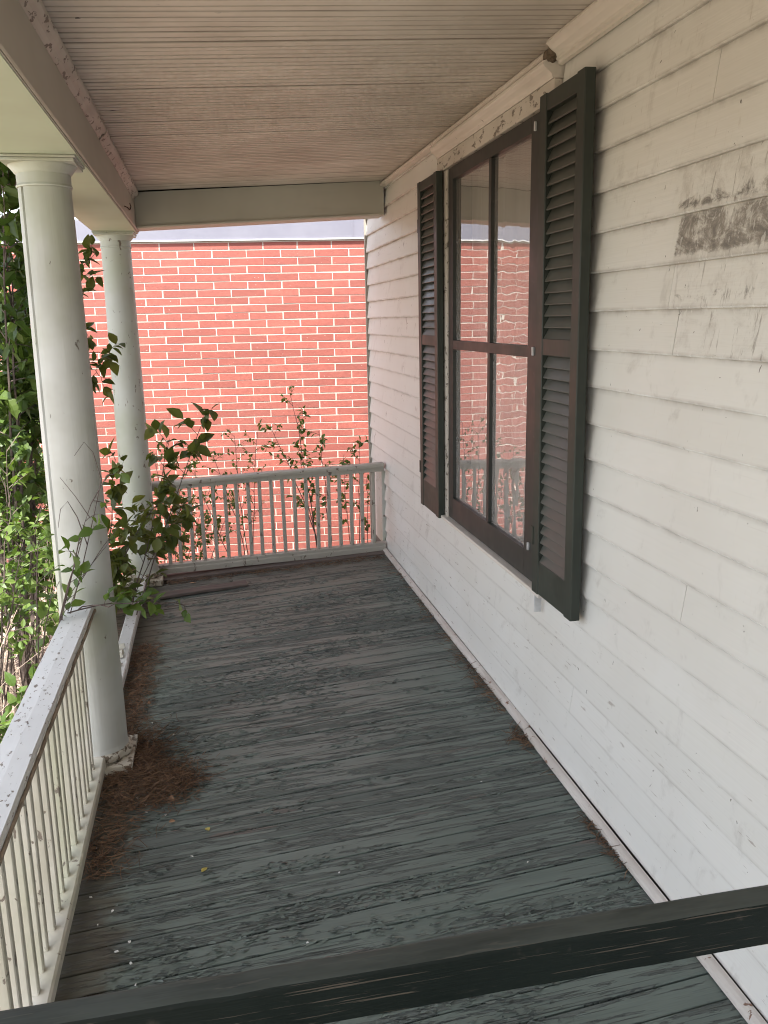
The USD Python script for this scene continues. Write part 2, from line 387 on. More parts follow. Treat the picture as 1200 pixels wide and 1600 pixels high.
def pane_mat(name, wave, dist):
    g = G()
    wv = g.noise((1, 1, 1.3), 7, 1, .45, .2, (0, wave, 0))
    nb = g.bump(wv, dist, 1.0)
    fr = g.node('fresnel', IOR=1.52)
    fac = g.math('multiply', fr+'.fac', 2.1, True)
    gl = g.node('glossy_bsdf', color=(.95, .95, .95), roughness=.004, normal=nb)
    tr = g.node('transparent_bsdf', color=(.88, .88, .87))
    df = g.node('diffuse_bsdf', color=(.55, .50, .45))
    dust = g.node('mix_closure', fac=.28, closure1=tr+'.BSDF', closure2=df+'.BSDF')
    mx = g.node('mix_closure', fac=fac, closure1=dust+'.closure', closure2=gl+'.BSDF')
    M[name] = g.closure(name, mx+'.closure')
pane_mat('pane_flat', 0, .00016)
pane_mat('pane_wavy', 5.0, .0007)

# ------------------------------------------------------------------ ground
S = .05                                             # the porch has settled: it falls outward by 5 cm per metre
rng = np.random.default_rng(4)
GZ = -.80
xs = np.concatenate([np.linspace(-150, -12, 8), np.linspace(-10, 6, 65), np.linspace(8, 150, 8)])
ys = np.concatenate([np.linspace(-150, -6, 8), np.linspace(-4, 12, 65), np.linspace(14, 150, 8)])
gx, gy = np.meshgrid(xs, ys)
pz = GZ+(meshkit.fbm(np.stack([gx*1.3, gy*1.3, gx*0], -1), 4, 3)-.5)*.10
idx = np.arange(gx.size).reshape(gx.shape)
gf = np.concatenate([np.stack([idx[:-1, :-1], idx[:-1, 1:], idx[1:, 1:]], -1).reshape(-1, 3), np.stack([idx[:-1, :-1], idx[1:, 1:], idx[1:, :-1]], -1).reshape(-1, 3)])
obj('ground', (np.stack([gx, gy, pz], -1).reshape(-1, 3), gf), 'soil', smooth=True, label='brown yard soil with leaf litter beyond the porch', kind='structure')

# ------------------------------------------------------------------ brick building
BU = V(1, -.142, 0); BU /= np.linalg.norm(BU); BN = V(BU[1], -BU[0], 0)   # BN faces the porch
B0 = V(-1, 8, 0)
bb = thing('brick_building', 'low red brick building with pale metal roof edge beyond the end railing', 'building', B0)
def onwall(s, z, out): return B0+BU*s+BN*out+V(0, 0, z)
def wallbox(s0, s1, z0, z1, o0, o1, ch=.002):
    m = (s0+s1)/2
    return bar(onwall(m, (z0+z1)/2, o0), onwall(m, (z0+z1)/2, o1), s1-s0, z1-z0, ch)
COURSE, BL, TOPB, JOINT = .0677, .3048, 2.3875, .0095
SL, SR = -5.2, 3.6
obj('mortar_wall', wallbox(SL, SR, GZ-.3, 2.40, -.15, -.0016), 'mortar', bb)
obj('building_body', wallbox(SL, SR, GZ-.3, 2.39, -6, -.16), 'mortar', bb)
s0 = (-.832+1)/BU[0]
def project(p):
    d = np.asarray(p)-V(CAM_X, 0, CAM_Z); z = d@fw
    return 600+FPX*(d@rt)/z, 800-FPX*(d@up)/z
bricks = []
ncourse = int((TOPB-(GZ-.1))/COURSE)
for r in range(ncourse):
    z1 = TOPB-r*COURSE
    ph = s0+(BL/2 if r % 2 == 0 else 0)
    k0 = math.ceil((SL-ph)/BL)
    s = ph+k0*BL
    while s+BL < SR:
        a, b = s+JOINT/2+rng.normal(0, .0012), s+BL-JOINT/2+rng.normal(0, .0012)
        jz = rng.normal(0, .0008)
        px, py = project(onwall((a+b)/2, z1-COURSE/2, 0))
        seen = 118 < px < 585 and 370 < py < 900
        tone = float(np.clip(rng.normal(.55, .27), 0, 1))
        m = wallbox(a, b, z1-COURSE+JOINT+jz, z1+jz, -.03, abs(rng.normal(0, .0007)), .0012)
        bricks.append((not seen, r, m, tone)); s += BL
bricks.sort(key=lambda t: (t[0], t[1]))
for _, _, m, tone in bricks[:300]: obj('brick', m, 'brick', bb, tone=tone)
rest = bricks[300:]
obj('bricks', join([b[2] for b in rest]), 'brick', bb, tone=np.concatenate([np.full(len(b[2][0]), b[3]) for b in rest]), kind='stuff')
obj('roof_edge', wallbox(SL-.1, SR+.1, 2.415, 2.592, -.05, .012, .004), 'fascia_metal', bb)
for q in (-4.1, -1.05, 1.12): obj('roof_edge_joint', wallbox(q, q+.012, 2.42, 2.588, .0125, .0155, .001), 'fascia_metal', bb)
obj('drip_edge', wallbox(SL-.1, SR+.1, 2.402, 2.414, -.05, .020, .002), 'zinc', bb)
obj('flat_roof', wallbox(SL-.1, SR+.1, 2.52, 2.585, -6.1, -.051, .004), 'roof_shingle', bb)

# ------------------------------------------------------------------ porch floor
pf = thing('porch_floor', 'porch floor of narrow boards in flaking dark green paint', 'floor', kind='structure')
BW, YAWF = .0893, .04
XL, XR = -1.96, .0
k = 0
y = -.55
while y < 5.80:
    t = rng.random()
    dz = rng.normal(0, .0009)
    n = 9
    x = np.linspace(XL, XR, n)
    o = np.stack([x, y+BW/2+YAWF*x+.03, S*x+dz+np.cumsum(rng.normal(0, .0003, n))], -1)
    w = BW-.0042-abs(rng.normal(0, .0010))
    cup = rng.normal(.0006, .0006)
    prof = [(-w/2, -.022), (w/2, -.022), (w/2, -.0022), (w/2-.0022, 0), (w/6, -cup), (-w/6, -cup), (-w/2+.0022, 0), (-w/2, -.0022)]
    obj('floor_board', loft(prof, o, V(0, 1, 0), V(0, 0, 1)), 'floor', pf, tone=t)
    y += BW; k += 1
yend = y+.03
for a, b, h, mt in ((yend, 5.93, .004, 'floor'), (5.933, 6.16, .012, 'old_plank')):
    x = np.linspace(XL, XR, 9)
    w = b-a-.003
    o = np.stack([x, (a+b)/2+.04*x*(1 if mt == 'floor' else 0), S*x+h+np.cumsum(rng.normal(0, .0008, 9))], -1)
    prof = [(-w/2, -.03), (w/2, -.03), (w/2, -.004), (w/2-.004, 0), (-w/2+.004, 0), (-w/2, -.004)]
    obj('end_board', loft(prof, o, V(0, 1, 0), V(0, 0, 1)), mt, pf, tone=.3)
obj('unseen_floor_deck', loft([(-6.0, -.03), (-.56, -.03), (-.56, 0), (-6.0, 0)], [(XL, 0, S*XL), (0, 0, 0)], V(0, 1, 0), V(0, 0, 1)), 'floor', pf, tone=.5)  # unseen floor behind the camera, added to darken the handrail front
obj('loose_plank', bar((-1.64, 5.56, S*-1.64+.016), (-1.06, 5.63, S*-1.06+.010), .10, .018, .004, segs=6, wob=.0015, seed=2), 'old_plank', pf, label='loose grey weathered plank at the far left corner')
obj('subfloor', loft([(-.55, -.06), (6.16, -.06), (6.16, -.032), (-.55, -.032)], [(XL+.01, 0, S*XL), (0, 0, 0)], V(0, 1, 0), V(0, 0, 1)), 'dark_gap', pf)
obj('edge_skirt', bar((XL-.012, -.55, S*XL-.14), (XL-.012, 6.17, S*XL-.14), .022, .24), 'rail_paint', pf)
obj('edge_skirt', bar((XL, 6.175, S*XL-.14), (0, 6.175, -.14), .022, .22), 'rail_paint', pf)
for yy in (-.4, 2.1, 4.6, 6.05): obj('foundation_pier', block(XL+.05, XL+.35, yy-.1, yy+.1, GZ-.2, S*XL-.05), 'concrete', pf)
# curled flakes of paint standing off the boards
fl_v, fl_f, nn = [], [], 0
want = 9000
while nn < want:
    x, yy = rng.uniform(-1.62, -.05), 1.05+4.7*rng.random()**1.6
    q = meshkit.fbm(V(x*3, yy*16, 0)[None], 4, 5)[0]
    q2 = meshkit.fbm(V(x*1.0, yy*1.5, 3)[None], 2, 9)[0]
    if q+.5*(q2-.5) < .54: continue
    L, w, h = rng.uniform(.008, .038), rng.uniform(.003, .010), rng.uniform(.0010, .0040)
    a = rng.normal(.04, .22)
    u = V(math.cos(a), math.sin(a), S*math.cos(a)); v = V(-math.sin(a), math.cos(a), 0)
    if rng.random() < .4: v = -v
    o = V(x, yy, S*x+.0012)
    k = 4
    ts = np.linspace(-.5, .5, k)
    pr = 1-(2*ts)**2*.75
    b0 = [o+u*L*t+v*w*rng.uniform(-.15, .15) for t in ts]
    b1 = [o+u*L*t*.9+v*w*.6*p+V(0, 0, h*.5*p) for t, p in zip(ts, pr)]
    b2 = [o+u*L*t*.85+v*w*(.9+.2*rng.random())*p+V(0, 0, h*p) for t, p in zip(ts, pr)]
    base = len(fl_v)
    fl_v += b0+b1+b2
    for row in (0, 1):
        for j in range(k-1):
            i0 = base+row*k+j
            fl_f += [(i0, i0+1, i0+1+k), (i0, i0+1+k, i0+k)]
    nn += 1
obj('peeling_paint', (np.array(fl_v), np.array(fl_f)), 'floor', pf, tone=rng.random(len(fl_v)//12).repeat(12), kind='stuff')

# ------------------------------------------------------------------ house
hs = thing('house', 'white clapboard house wall with a shuttered window and peeling paint', 'house', (0, 0, 0))
E_, Z0 = .1206, 2.4333
WY0, WY1 = 2.93, 4.40
joints = {1: [1.1, 4.95], 2: [2.0, 5.4], 3: [.6, 5.15], 4: [1.45], 5: [2.163, 5.2], 6: [2.155], 7: [2.12, 4.8], 8: [.8], 10: [1.5, 5.5], 13: [2.0], 15: [3.3], 16: [1.2, 4.6], 18: [2.7], 0: [5.1], -1: [5.1]}
def siding(y0, y1, zb, k):
    n = max(2, int((y1-y0)/.25)+1)
    ys_ = np.linspace(y0, y1, n)
    r = np.random.default_rng(1000+k*7+int(y0*100))
    o = np.stack([r.normal(0, .0007)+.0008*(meshkit.noise(np.stack([ys_*1.5, ys_*0+k, ys_*0], -1), 3)-.5)*2, ys_, zb+.0028*(meshkit.noise(np.stack([ys_*.9, ys_*0+k*3.1, ys_*0], -1), 8)-.5)*2], -1)
    fx = lambda z: .0175*(z-.0042)/.1308
    zs = [(.1350, 1.0), (.1190, 1.0), (.1135, .45), (.1020, 0.0), (.0130, 0.0), (.0080, .35), (.0042, .75)]  # second value darkens lip and lap: dirt plus shade put into colour
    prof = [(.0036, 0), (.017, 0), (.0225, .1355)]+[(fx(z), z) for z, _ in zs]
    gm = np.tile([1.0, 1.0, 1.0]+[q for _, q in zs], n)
    mat = 'siding'
    if k == 5 and y1 < 2.2: mat = 'siding_stained'
    if k == 4 and y0 < 2.2 and y1 > 1.9: mat = 'siding_stained_above'
    if k in (6, 7) and y1 < 2.2: mat = 'siding_stained_below'
    obj('siding_board', loft(prof, o, V(1, 0, 0), V(0, 0, 1)), mat, hs, tone=r.random(), grime_shade=gm)
for k in range(-1, 21):
    zb = Z0-k*E_
    spans = [(-.6, 6.60)]
    if zb+.12 > .66 and zb < 2.40: spans = [(-.6, WY0-.012), (WY1+.002, 6.60)]
    elif zb >= 2.40 and k > -2: spans = [(-.6, 2.925), (4.452, 6.60)]
    for a, b in spans:
        cuts = [a]+[j for j in sorted(joints.get(k, [])) if a+.1 < j < b-.1]+[b]
        for c0, c1 in zip(cuts, cuts[1:]): siding(c0+.0008, c1-.0008, zb, k)
# sheathing behind the boards, with the window opening left free
OY0, OY1, OZ0, OZ1 = 3.03, 4.28, .67, 2.40
for a in ((-.8, OY0, -.75, 3.2), (OY1, 6.60, -.75, 3.2), (OY0, OY1, -.75, OZ0), (OY0, OY1, OZ1, 3.2)):
    obj('sheathing', block(.0235, .13, a[0], a[1], a[2], a[3], .001), 'room_wall', hs)
obj('unseen_wall_behind', block(.0, .12, -6.0, -.602, -.2, 3.2, .001), 'siding', hs, tone=.5)  # unseen wall stretch behind the camera, added to cut light from there
obj('end_wall', block(.02, 5.0, 6.605, 6.70, -.95, 3.2), 'siding', hs, tone=.5)
obj('upper_wall', block(-.0, 5.0, -6.0, 6.70, 3.205, 3.3), 'siding', hs, tone=.5)
obj('foundation', block(.02, 5.0, -.8, 6.60, -.95, -.76), 'concrete', hs)
obj('roof', block(-.1, 5.2, -6.1, 6.9, 3.305, 3.42), 'roof_shingle', hs)
obj('corner_board', block(-.008, .0195, 6.602, 6.625, -.2, 2.65), 'weathered_rail', hs)
obj('corner_board', block(-.012, .0, 6.40, 6.60, -.2, -.05), 'trim_paint', hs)
# room behind the glass
obj('room', join([block(1.6, 1.7, 2.6, 4.8, .2, 2.7), block(.14, 1.6, 2.5, 2.6, .2, 2.7), block(.14, 1.6, 4.8, 4.9, .2, 2.7), block(.14, 1.6, 2.6, 4.8, 2.6, 2.7), block(.14, 1.6, 2.6, 4.8, .1, .2)]), 'room_wall', hs)
cy = np.linspace(3.0, 4.31, 60)
cx_ = .115+.010*np.sin(cy*38)+.006*np.sin(cy*90)
cv = np.concatenate([np.stack([cx_, cy, np.full(60, .69)], -1), np.stack([cx_, cy, np.full(60, 2.39)], -1)])
obj('curtain', (cv, np.array([q for j in range(59) for q in ((j, j+60, j+61), (j, j+61, j+1))])), 'curtain', hs, smooth=True)
# window casing
obj('window_casing', block(-.014, .019, 4.285, 4.400, .655, 2.412, .002), 'rough_trim', hs)
obj('window_casing', block(-.014, .019, 2.920, 3.022, .655, 2.412, .002), 'rough_trim', hs)
obj('head_casing', block(-.022, .019, 2.930, 4.448, 2.416, 2.482, .002), 'rough_trim', hs)
crown = [(.018, 2.484), (-.026, 2.484), (-.030, 2.496), (-.036, 2.503), (-.050, 2.512), (-.058, 2.520), (-.062, 2.526), (-.062, 2.536), (-.018, 2.548), (.018, 2.548)]
obj('crown_moulding', loft(crown, [(0, 2.935, 0), (0, 4.445, 0)], V(1, 0, 0), V(0, 0, 1)), 'trim_paint', hs)
obj('plaster_strip', bar((-.004, 2.95, 2.5625), (-.004, 4.45, 2.5625), .026, .025, .003, segs=20, wob=.0014, seed=5), 'rough_trim', hs)
obj('window_sill', bar((-.012, 2.93, .648), (-.012, 4.405, .648), .055, .016, .003), 'trim_paint', hs)
obj('bracket', block(-.030, -.002, 2.985, 2.992, .565, .640, .001), 'zinc', hs, label='small pale metal strap under the nearer shutter')
# storm window
win = UsdGeom.Xform.Define(stage, numbered('/World/house/storm_window')).GetPrim()
tag(win, 'dark framed window of four panes reflecting the brick building')
FX0, FX1 = -.010, .022
Y0, Y1, ZB, ZT = 3.028, 4.280, .662, 2.411
def wpart(name, y0, y1, z0, z1, x0=FX0, x1=FX1): obj(name, block(x0, x1, y0, y1, z0, z1, .003), 'storm_frame', win)
wpart('stile', Y0, 3.165, ZB, ZT); wpart('stile', 4.205, Y1, ZB, ZT)
wpart('top_rail', 3.166, 4.204, 2.355, ZT); wpart('bottom_rail', 3.166, 4.204, ZB, .775)
wpart('meeting_rail', 3.166, 4.204, 1.545, 1.588, FX0+.001)
for z0, z1 in ((.776, 1.544), (1.589, 2.354)):
    wpart('muntin', 3.628, 3.660, z0, z1, FX0+.002)
    for y0, y1, mt in ((3.167, 3.627, 'pane_wavy'), (3.661, 4.203, 'pane_flat')):
        v = np.array([(.008, y0, z0), (.008, y1, z0), (.008, y1, z1), (.008, y0, z1)])
        obj('pane', (v, np.array([(0, 2, 1), (0, 3, 2)])), mt, win)
for zz in (.74, .79): pass
for yy, zz in ((3.12, 2.37), (3.10, 1.57), (3.11, .80)):
    obj('turn_clip', block(-.017, -.0105, yy-.006, yy+.006, zz-.016, zz+.016, .002), 'zinc', win)
# shutters
def shutter(y0, y1, xf, xb, zb, zt, zm0, zm1, ztop, zbot, lean, label):
    sh = UsdGeom.Xform.Define(stage, numbered('/World/house/shutter')).GetPrim()
    tag(sh, label)
    st = .060
    X = lambda z: (xf+xb)/2-lean*(z-zb)
    T = xb-xf
    def up_bar(a, b, z0, z1): return bar((X(z0), (a+b)/2, z0), (X(z1), (a+b)/2, z1), b-a, T, .003, upv=(1, 0, 0))
    obj('stile', up_bar(y0, y0+st, zb, zt), 'shutter_paint', sh)
    obj('stile', up_bar(y1-st, y1, zb, zt), 'shutter_paint', sh)
    for nm, z0, z1 in (('top_rail', ztop, zt-.001), ('middle_rail', zm0, zm1), ('bottom_rail', zb+.001, zbot)):
        obj(nm, bar((X((z0+z1)/2)+.001, y0+st+.0005, (z0+z1)/2), (X((z0+z1)/2)+.001, y1-st-.0005, (z0+z1)/2), T-.003, z1-z0, .002), 'shutter_paint', sh)
    r = np.random.default_rng(int(y0*100))
    for z0, z1 in ((zbot, zm0), (zm1, ztop)):
        n = int(round((z1-z0)/.0392))
        for i in range(n):
            z = z0+(i+.5)*(z1-z0)/n
            a = math.radians(27+r.normal(0, 1.2))
            upv = V(math.sin(a)*-1, 0, -math.cos(a))            # outer edge low
            o = V(X(z)+.002, 0, z)
            obj('louver', bar(o+V(0, y0+st+.001, 0), o+V(0, y1-st-.001, 0), .0065, .051, .0012, upv=upv), 'louver_paint', sh)
    obj('back_panel', up_bar(y0+st+.002, y1-st-.002, zbot, ztop) if False else bar((xb-.001, (y0+y1)/2, zbot), (xb-.001, (y0+y1)/2, ztop), y1-y0-2*st-.004, .002, .0005, upv=(1, 0, 0)), 'dark_gap', sh)
    for zz in (zb+.22, zt-.22):
        obj('hinge', block(xf-.004, xf-.0005, y1-.012, y1+.010, zz-.035, zz+.035, .001), 'shutter_paint', sh)
    return sh
shutter(2.598, 2.962, -.054, -.018, .666, 2.428, 1.563, 1.622, 2.372, .795, .004, 'dark green louvered shutter nearer the camera beside the window')
shutter(4.335, 4.735, -.052, -.018, .640, 2.412, 1.556, 1.612, 2.362, .795, .003, 'dark green louvered shutter on the far side of the window')
# floor moulding and ceiling moulding along the wall
q4 = [(.0, 0), (-.026, 0), (-.026, .010), (-.022, .019), (-.013, .025), (0, .027)]
obj('floor_moulding', loft(q4, [(-.006, -.55, .003), (-.006, 1.2, .003), (-.010, 2.2, .002), (-.008, 3.06, .004)], V(1, 0, 0), V(0, 0, 1)), 'floor_moulding_paint', hs)
obj('floor_moulding', loft(q4, [(-.001, 3.075, .002), (-.005, 4.2, .003), (-.006, 6.0, .004)], V(1, 0, 0), V(0, 0, 1)), 'floor_moulding_paint', hs)
obj('wall_trim', block(-.016, .010, 6.08, 6.30, .05, .60, .002), 'column_peeling', hs, label='flat white board behind the end of the far railing')

# ------------------------------------------------------------------ porch roof
ZC = 2.597
pr = thing('porch_roof', 'porch ceiling of beaded boards with painted beams around it', 'porch roof')
y = -.62
NB = 0
while y < 5.86:
    w = min(.0882, 5.868-y)
    if w < .02: break
    gap = .0014+abs(rng.normal(0, .0007))
    if rng.random() < .12: gap += .0022
    w2 = w-gap
    # two half-round beads per board, looking down
    q = [(-w2/2, .016), (-w2/2, .003), (-w2/2+.003, .0)]
    def groove(c): return [(c-.0062, 0), (c-.0046, .0080), (c-.0016, .0030), (c+.0016, .0030), (c+.0046, .0080), (c+.0062, 0)]
    q += groove(0.0) + [(w2/2-.0100, 0), (w2/2-.0075, .0080), (w2/2-.0035, .0010), (w2/2, .003), (w2/2, .016)]
    x = np.array([-1.618, -1.2, -.8, -.4, -.001])
    dz = rng.normal(0, .0008)
    o = np.stack([x, np.full(5, y+w/2), ZC+S*x+dz+rng.normal(0, .0004, 5)], -1)
    gv = np.array([1.0 if zz > .002 else (.55 if zz > .0005 else 0.0) for _, zz in q], float)  # groove mask: dirt plus groove shade painted into the colour
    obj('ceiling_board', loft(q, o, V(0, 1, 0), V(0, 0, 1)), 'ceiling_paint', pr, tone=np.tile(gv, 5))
    y += w; NB += 1
obj('roof_deck', loft([(-6.0, .02), (6.45, .02), (6.45, .10), (-6.0, .10)], [(-2.30, 0, ZC+S*-2.3), (-.001, 0, ZC+.0)], V(0, 1, 0), V(0, 0, 1)), 'roof_shingle', pr)  # carried on unseen behind the camera to keep light off the handrail front
BX0, BX1, BZ = -1.893, -1.622, 2.274
obj('beam', block(BX0, BX1, -6.0, 6.06, BZ+.003, 2.533, .004), 'beam_paint', pr)
obj('beam_soffit', block(BX0+.004, BX1-.004, -6.0, 6.055, BZ, BZ+.0028, .001), 'beam_soffit', pr)
obj('beam_bead', bar((BX1+.004, -2.5, BZ+.012), (BX1+.004, 6.0, BZ+.012), .010, .014, .004, segs=24, wob=.0005, seed=3), 'beam_paint', pr)
mo = [(0, 2.514), (.034, 2.514), (.034, 2.498), (.026, 2.488), (.014, 2.480), (.006, 2.470), (0, 2.466)]
for a, b, dz in ((-2.4, 1.6, 0), (1.603, 4.02, .001), (4.023, 5.868, -.004)):
    n = int((b-a)/.09)
    r = np.random.default_rng(int(a*10)+50)
    o = np.stack([BX1+r.normal(0, .0012, n), np.linspace(a, b, n), dz+r.normal(0, .0012, n)], -1)
    obj('beam_moulding', loft(mo, o, V(1, 0, 0), V(0, 0, 1)), 'rough_trim', pr)
EX = np.array([-1.620, -.0])
obj('end_beam', loft([(0, 0), (.20, 0), (.20, .24), (0, .2165)], [(-1.620, 5.872, 2.293), (-.006, 5.872, 2.293+1.614*.055)], V(0, 1, 0), V(0, 0, 1)), 'end_beam_paint', pr)
obj('end_beam_bead', bar((-1.618, 5.866, 2.300), (-.008, 5.866, 2.300+1.61*.055), .010, .012, .003), 'end_beam_paint', pr)
obj('gable_infill', loft([(6.075, .19), (6.10, .19), (6.10, .32), (6.075, .32)], [(-1.62, 0, 2.30), (0, 0, 2.37)], V(0, 1, 0), V(0, 0, 1)), 'end_beam_paint', pr)
bd = [(0, .0), (-.004, -.004), (-.022, -.006), (-.030, -.014), (-.031, -.022), (-.026, -.030), (-.014, -.034), (0, -.036)]
for a, b, dx in ((2.94, 3.52, 0), (3.523, 5.87, -.001)):
    obj('wall_moulding', loft(bd, [(dx, a, ZC-.002), (dx, b, ZC-.002)], V(1, 0, 0), V(0, 0, 1)), 'trim_paint', pr)
big = [(0, 0), (-.058, -.003), (-.060, -.012), (-.050, -.020), (-.040, -.034), (-.028, -.044), (-.022, -.052), (-.022, -.060), (-.014, -.064), (-.014, -.074), (0, -.076)]
obj('wall_moulding', loft(big, [(0, -2.4, ZC-.002), (0, 2.92, ZC-.002)], V(1, 0, 0), V(0, 0, 1)), 'trim_paint', pr)
ns = trimesh.creation.icosphere(3, .024)
nv = np.array(ns.vertices)*(.7+.7*meshkit.fbm(np.array(ns.vertices)*60, 3, 2)[:, None])*V(1, 1.5, 1)+V(-.030, 2.945, ZC-.045)
obj('mud_nest', (nv, np.array(ns.faces)), 'nest', pr, label='small brown mud nest at the end of the window crown moulding')
hk = [(BX1+.002, 5.05, 2.325), (BX1+.018, 5.05, 2.318), (BX1+.028, 5.04, 2.306), (BX1+.036, 5.02, 2.306), (BX1+.040, 5.005, 2.318), (BX1+.036, 5.0, 2.333)]
obj('hook', tube(hk, .003, 6), 'iron', pr, smooth=True)
obj('eave_board', bar((-2.31, -6.0, ZC+S*-2.3+.05), (-2.31, 6.45, ZC+S*-2.3+.05), .02, .16), 'trim_paint', pr)

# ------------------------------------------------------------------ columns
def column(x, y, label, mat, notch=None, rb=.108, rt_=.0905):
    zf = S*x
    t = thing('porch_column', label, 'column', (x, y, zf), group='round porch columns')
    obj('plinth', bar((x-.134, y, zf+.024), (x+.134, y, zf+.024+.004), .268, .046, .006, segs=6, wob=.001, seed=int(y*10)), 'plinth_paint', t)
    a = np.linspace(-1.35, 1.35, 9)
    tor = [(rb*.9, zf+.049)]+[(rb+.003+.018*math.cos(q), zf+.070+.020*math.sin(q)) for q in a]+[(rb*.9, zf+.092)]
    v, f = lathe(tor, 44, (x, y))
    rr = meshkit.fbm(v*28, 3, 7)
    cen = V(x, y, 0)
    v = np.where((rr > .56)[:, None] & (v[:, 2:] > zf+.05), cen+(v-cen)*V(.93, .93, 1), v)
    obj('base', (v, f), 'plinth_paint', t, smooth=40)
    zt = 2.176
    prof = [(rb+.004, zf+.088), (rb, zf+.105)]
    for s in np.linspace(0, 1, 14):
        prof.append((rb-(rb-rt_)*(s**1.6), zf+.11+(zt-zf-.11)*s))
    obj('shaft', lathe(prof, 56, (x, y), notch), mat, t, smooth=35)
    cap = [(rt_*.98, zt), (rt_+.004, zt+.001), (rt_+.006, zt+.005), (rt_+.004, zt+.010), (rt_+.002, zt+.012), (rt_+.002, zt+.046), (rt_+.008, zt+.050), (rt_+.010, zt+.054), (rt_+.018, zt+.064), (rt_+.025, zt+.072), (rt_+.027, zt+.076)]
    obj('capital', lathe(cap, 56, (x, y)), mat, t, smooth=30)
    obj('abacus', join([block(x-.122, x+.122, y-.122, y+.122, zt+.0765, zt+.088, .003), block(x-.128, x+.128, y-.128, y+.128, zt+.0882, BZ-.0005, .003)]), mat, t)
    return t
column(-1.761, 3.40, 'round white porch column with a long split, rising by the near railing', 'column_paint', notch=(math.radians(-137), .075, .22))
column(-1.764, 5.97, 'round white porch column with peeling paint at the far corner of the porch', 'column_peeling', rb=.105, rt_=.093)
column(-1.760, .90, 'round white porch column holding the outer end of the dark green handrail', 'column_paint')

# ------------------------------------------------------------------ railings
nr = thing('porch_railing', 'low off-white railing with square balusters in front of the near column', 'railing', (-1.767, .99, -.088), group=None)
ly = np.linspace(1.0, 3.325, 26)
r_ = np.random.default_rng(12)
cap = [(-.050, -.022), (.030, -.022), (.040, -.032), (.048, -.020), (.051, -.006), (.046, .004), (.0, .006), (-.046, .003), (-.051, -.008)]
o = np.stack([-1.767+.004*np.sin(ly*1.7)+r_.normal(0, .0006, 26), ly, .640+.004*np.sin(ly*1.3)+r_.normal(0, .0005, 26)], -1)
obj('top_rail', loft(cap, o, V(1, 0, 0), V(0, 0, 1)), 'rail_top_paint', nr)
obj('rail_lip', bar((-1.7185, 1.0, .612), (-1.7185, 3.315, .612), .008, .014, .003, segs=40, wob=.0008, seed=8), 'bare_wood', nr, label='brown weathered inner lip under the railing top')
obj('under_rail', bar((-1.767, 1.0, .598), (-1.767, 3.31, .598), .052, .036, .005), 'rail_paint', nr)
bprof = [(-.036, -.042), (.036, -.042), (.036, -.008), (.030, .0), (-.030, 0), (-.036, -.008)]
obj('bottom_rail', loft(bprof, np.stack([-1.766+r_.normal(0, .0008, 12), np.linspace(1.0, 3.275, 12), np.full(12, .002)], -1), V(1, 0, 0), V(0, 0, 1)), 'rail_paint', nr)
for k in range(27):
    y = 3.194-.0833*k
    if y < 1.03: break
    j = r_.normal(0, .0025, 3)
    obj('baluster', bar((-1.772+j[0], y+j[1], .0025), (-1.768+j[0]*.5, y+j[2], .579), .025, .025, .003, upv=(1, 0, 0)), 'rail_paint', nr)
for y in (2.05, 1.2): obj('support_block', block(-1.80, -1.742, y-.035, y+.035, S*-1.77-.001, -.0405, .004), 'rail_paint', nr)

fr = thing('porch_railing', 'weathered grey-white railing with square balusters across the far end of the porch', 'railing', (-.83, 6.03, -.04))
SR_ = .033
def frz(x, z): return z+SR_*x
x = np.linspace(-1.668, -.012, 18)
top = [(-.022, -.062), (.022, -.062), (.026, -.034), (.040, -.030), (.043, -.018), (.040, -.006), (.028, 0), (-.028, 0), (-.040, -.006), (-.043, -.018), (-.040, -.030), (-.026, -.034)]
o = np.stack([x, 6.03+r_.normal(0, .0006, 18), frz(x, .676)+.002*np.sin(x*5)+r_.normal(0, .0004, 18)], -1)
obj('top_rail', loft(top, o, V(0, -1, 0), V(0, 0, 1)), 'weathered_rail', fr)
o = np.stack([x+.006, 6.03+r_.normal(0, .0006, 18), frz(x, .073)+r_.normal(0, .0005, 18)], -1)
obj('bottom_rail', loft([(-.030, -.066), (.030, -.066), (.032, -.030), (.028, -.022), (.030, -.004), (.024, 0), (-.024, 0), (-.030, -.006)], o, V(0, -1, 0), V(0, 0, 1)), 'weathered_rail', fr)
for k in range(19):
    xx = -.094-.0826*k
    j = r_.normal(0, .0022, 3)
    obj('baluster', bar((xx+j[0], 6.03, frz(xx, .0735)), (xx+j[1], 6.03, frz(xx, .6135)), .0255, .0255, .003, upv=(0, 1, 0)), 'weathered_rail', fr)

br_ = thing('porch_railing', 'broken railing with only its bottom rail left between the two columns', 'railing', (-1.766, 4.7, -.088))
obj('bottom_rail', loft(bprof, np.stack([-1.766+r_.normal(0, .0012, 14), np.linspace(3.55, 5.84, 14), .006+r_.normal(0, .001, 14)], -1), V(1, 0, 0), V(0, 0, 1)), 'rail_top_paint', br_)
for k in range(6):
    y = 4.05+k*.085
    obj('fallen_baluster', bar((-1.95-.1*r_.random(), y+r_.normal(0, .03), -.045+.004*k), (-1.755, y+r_.normal(0, .015), .020+.002*k), .025, .025, .003), 'rail_paint', br_)

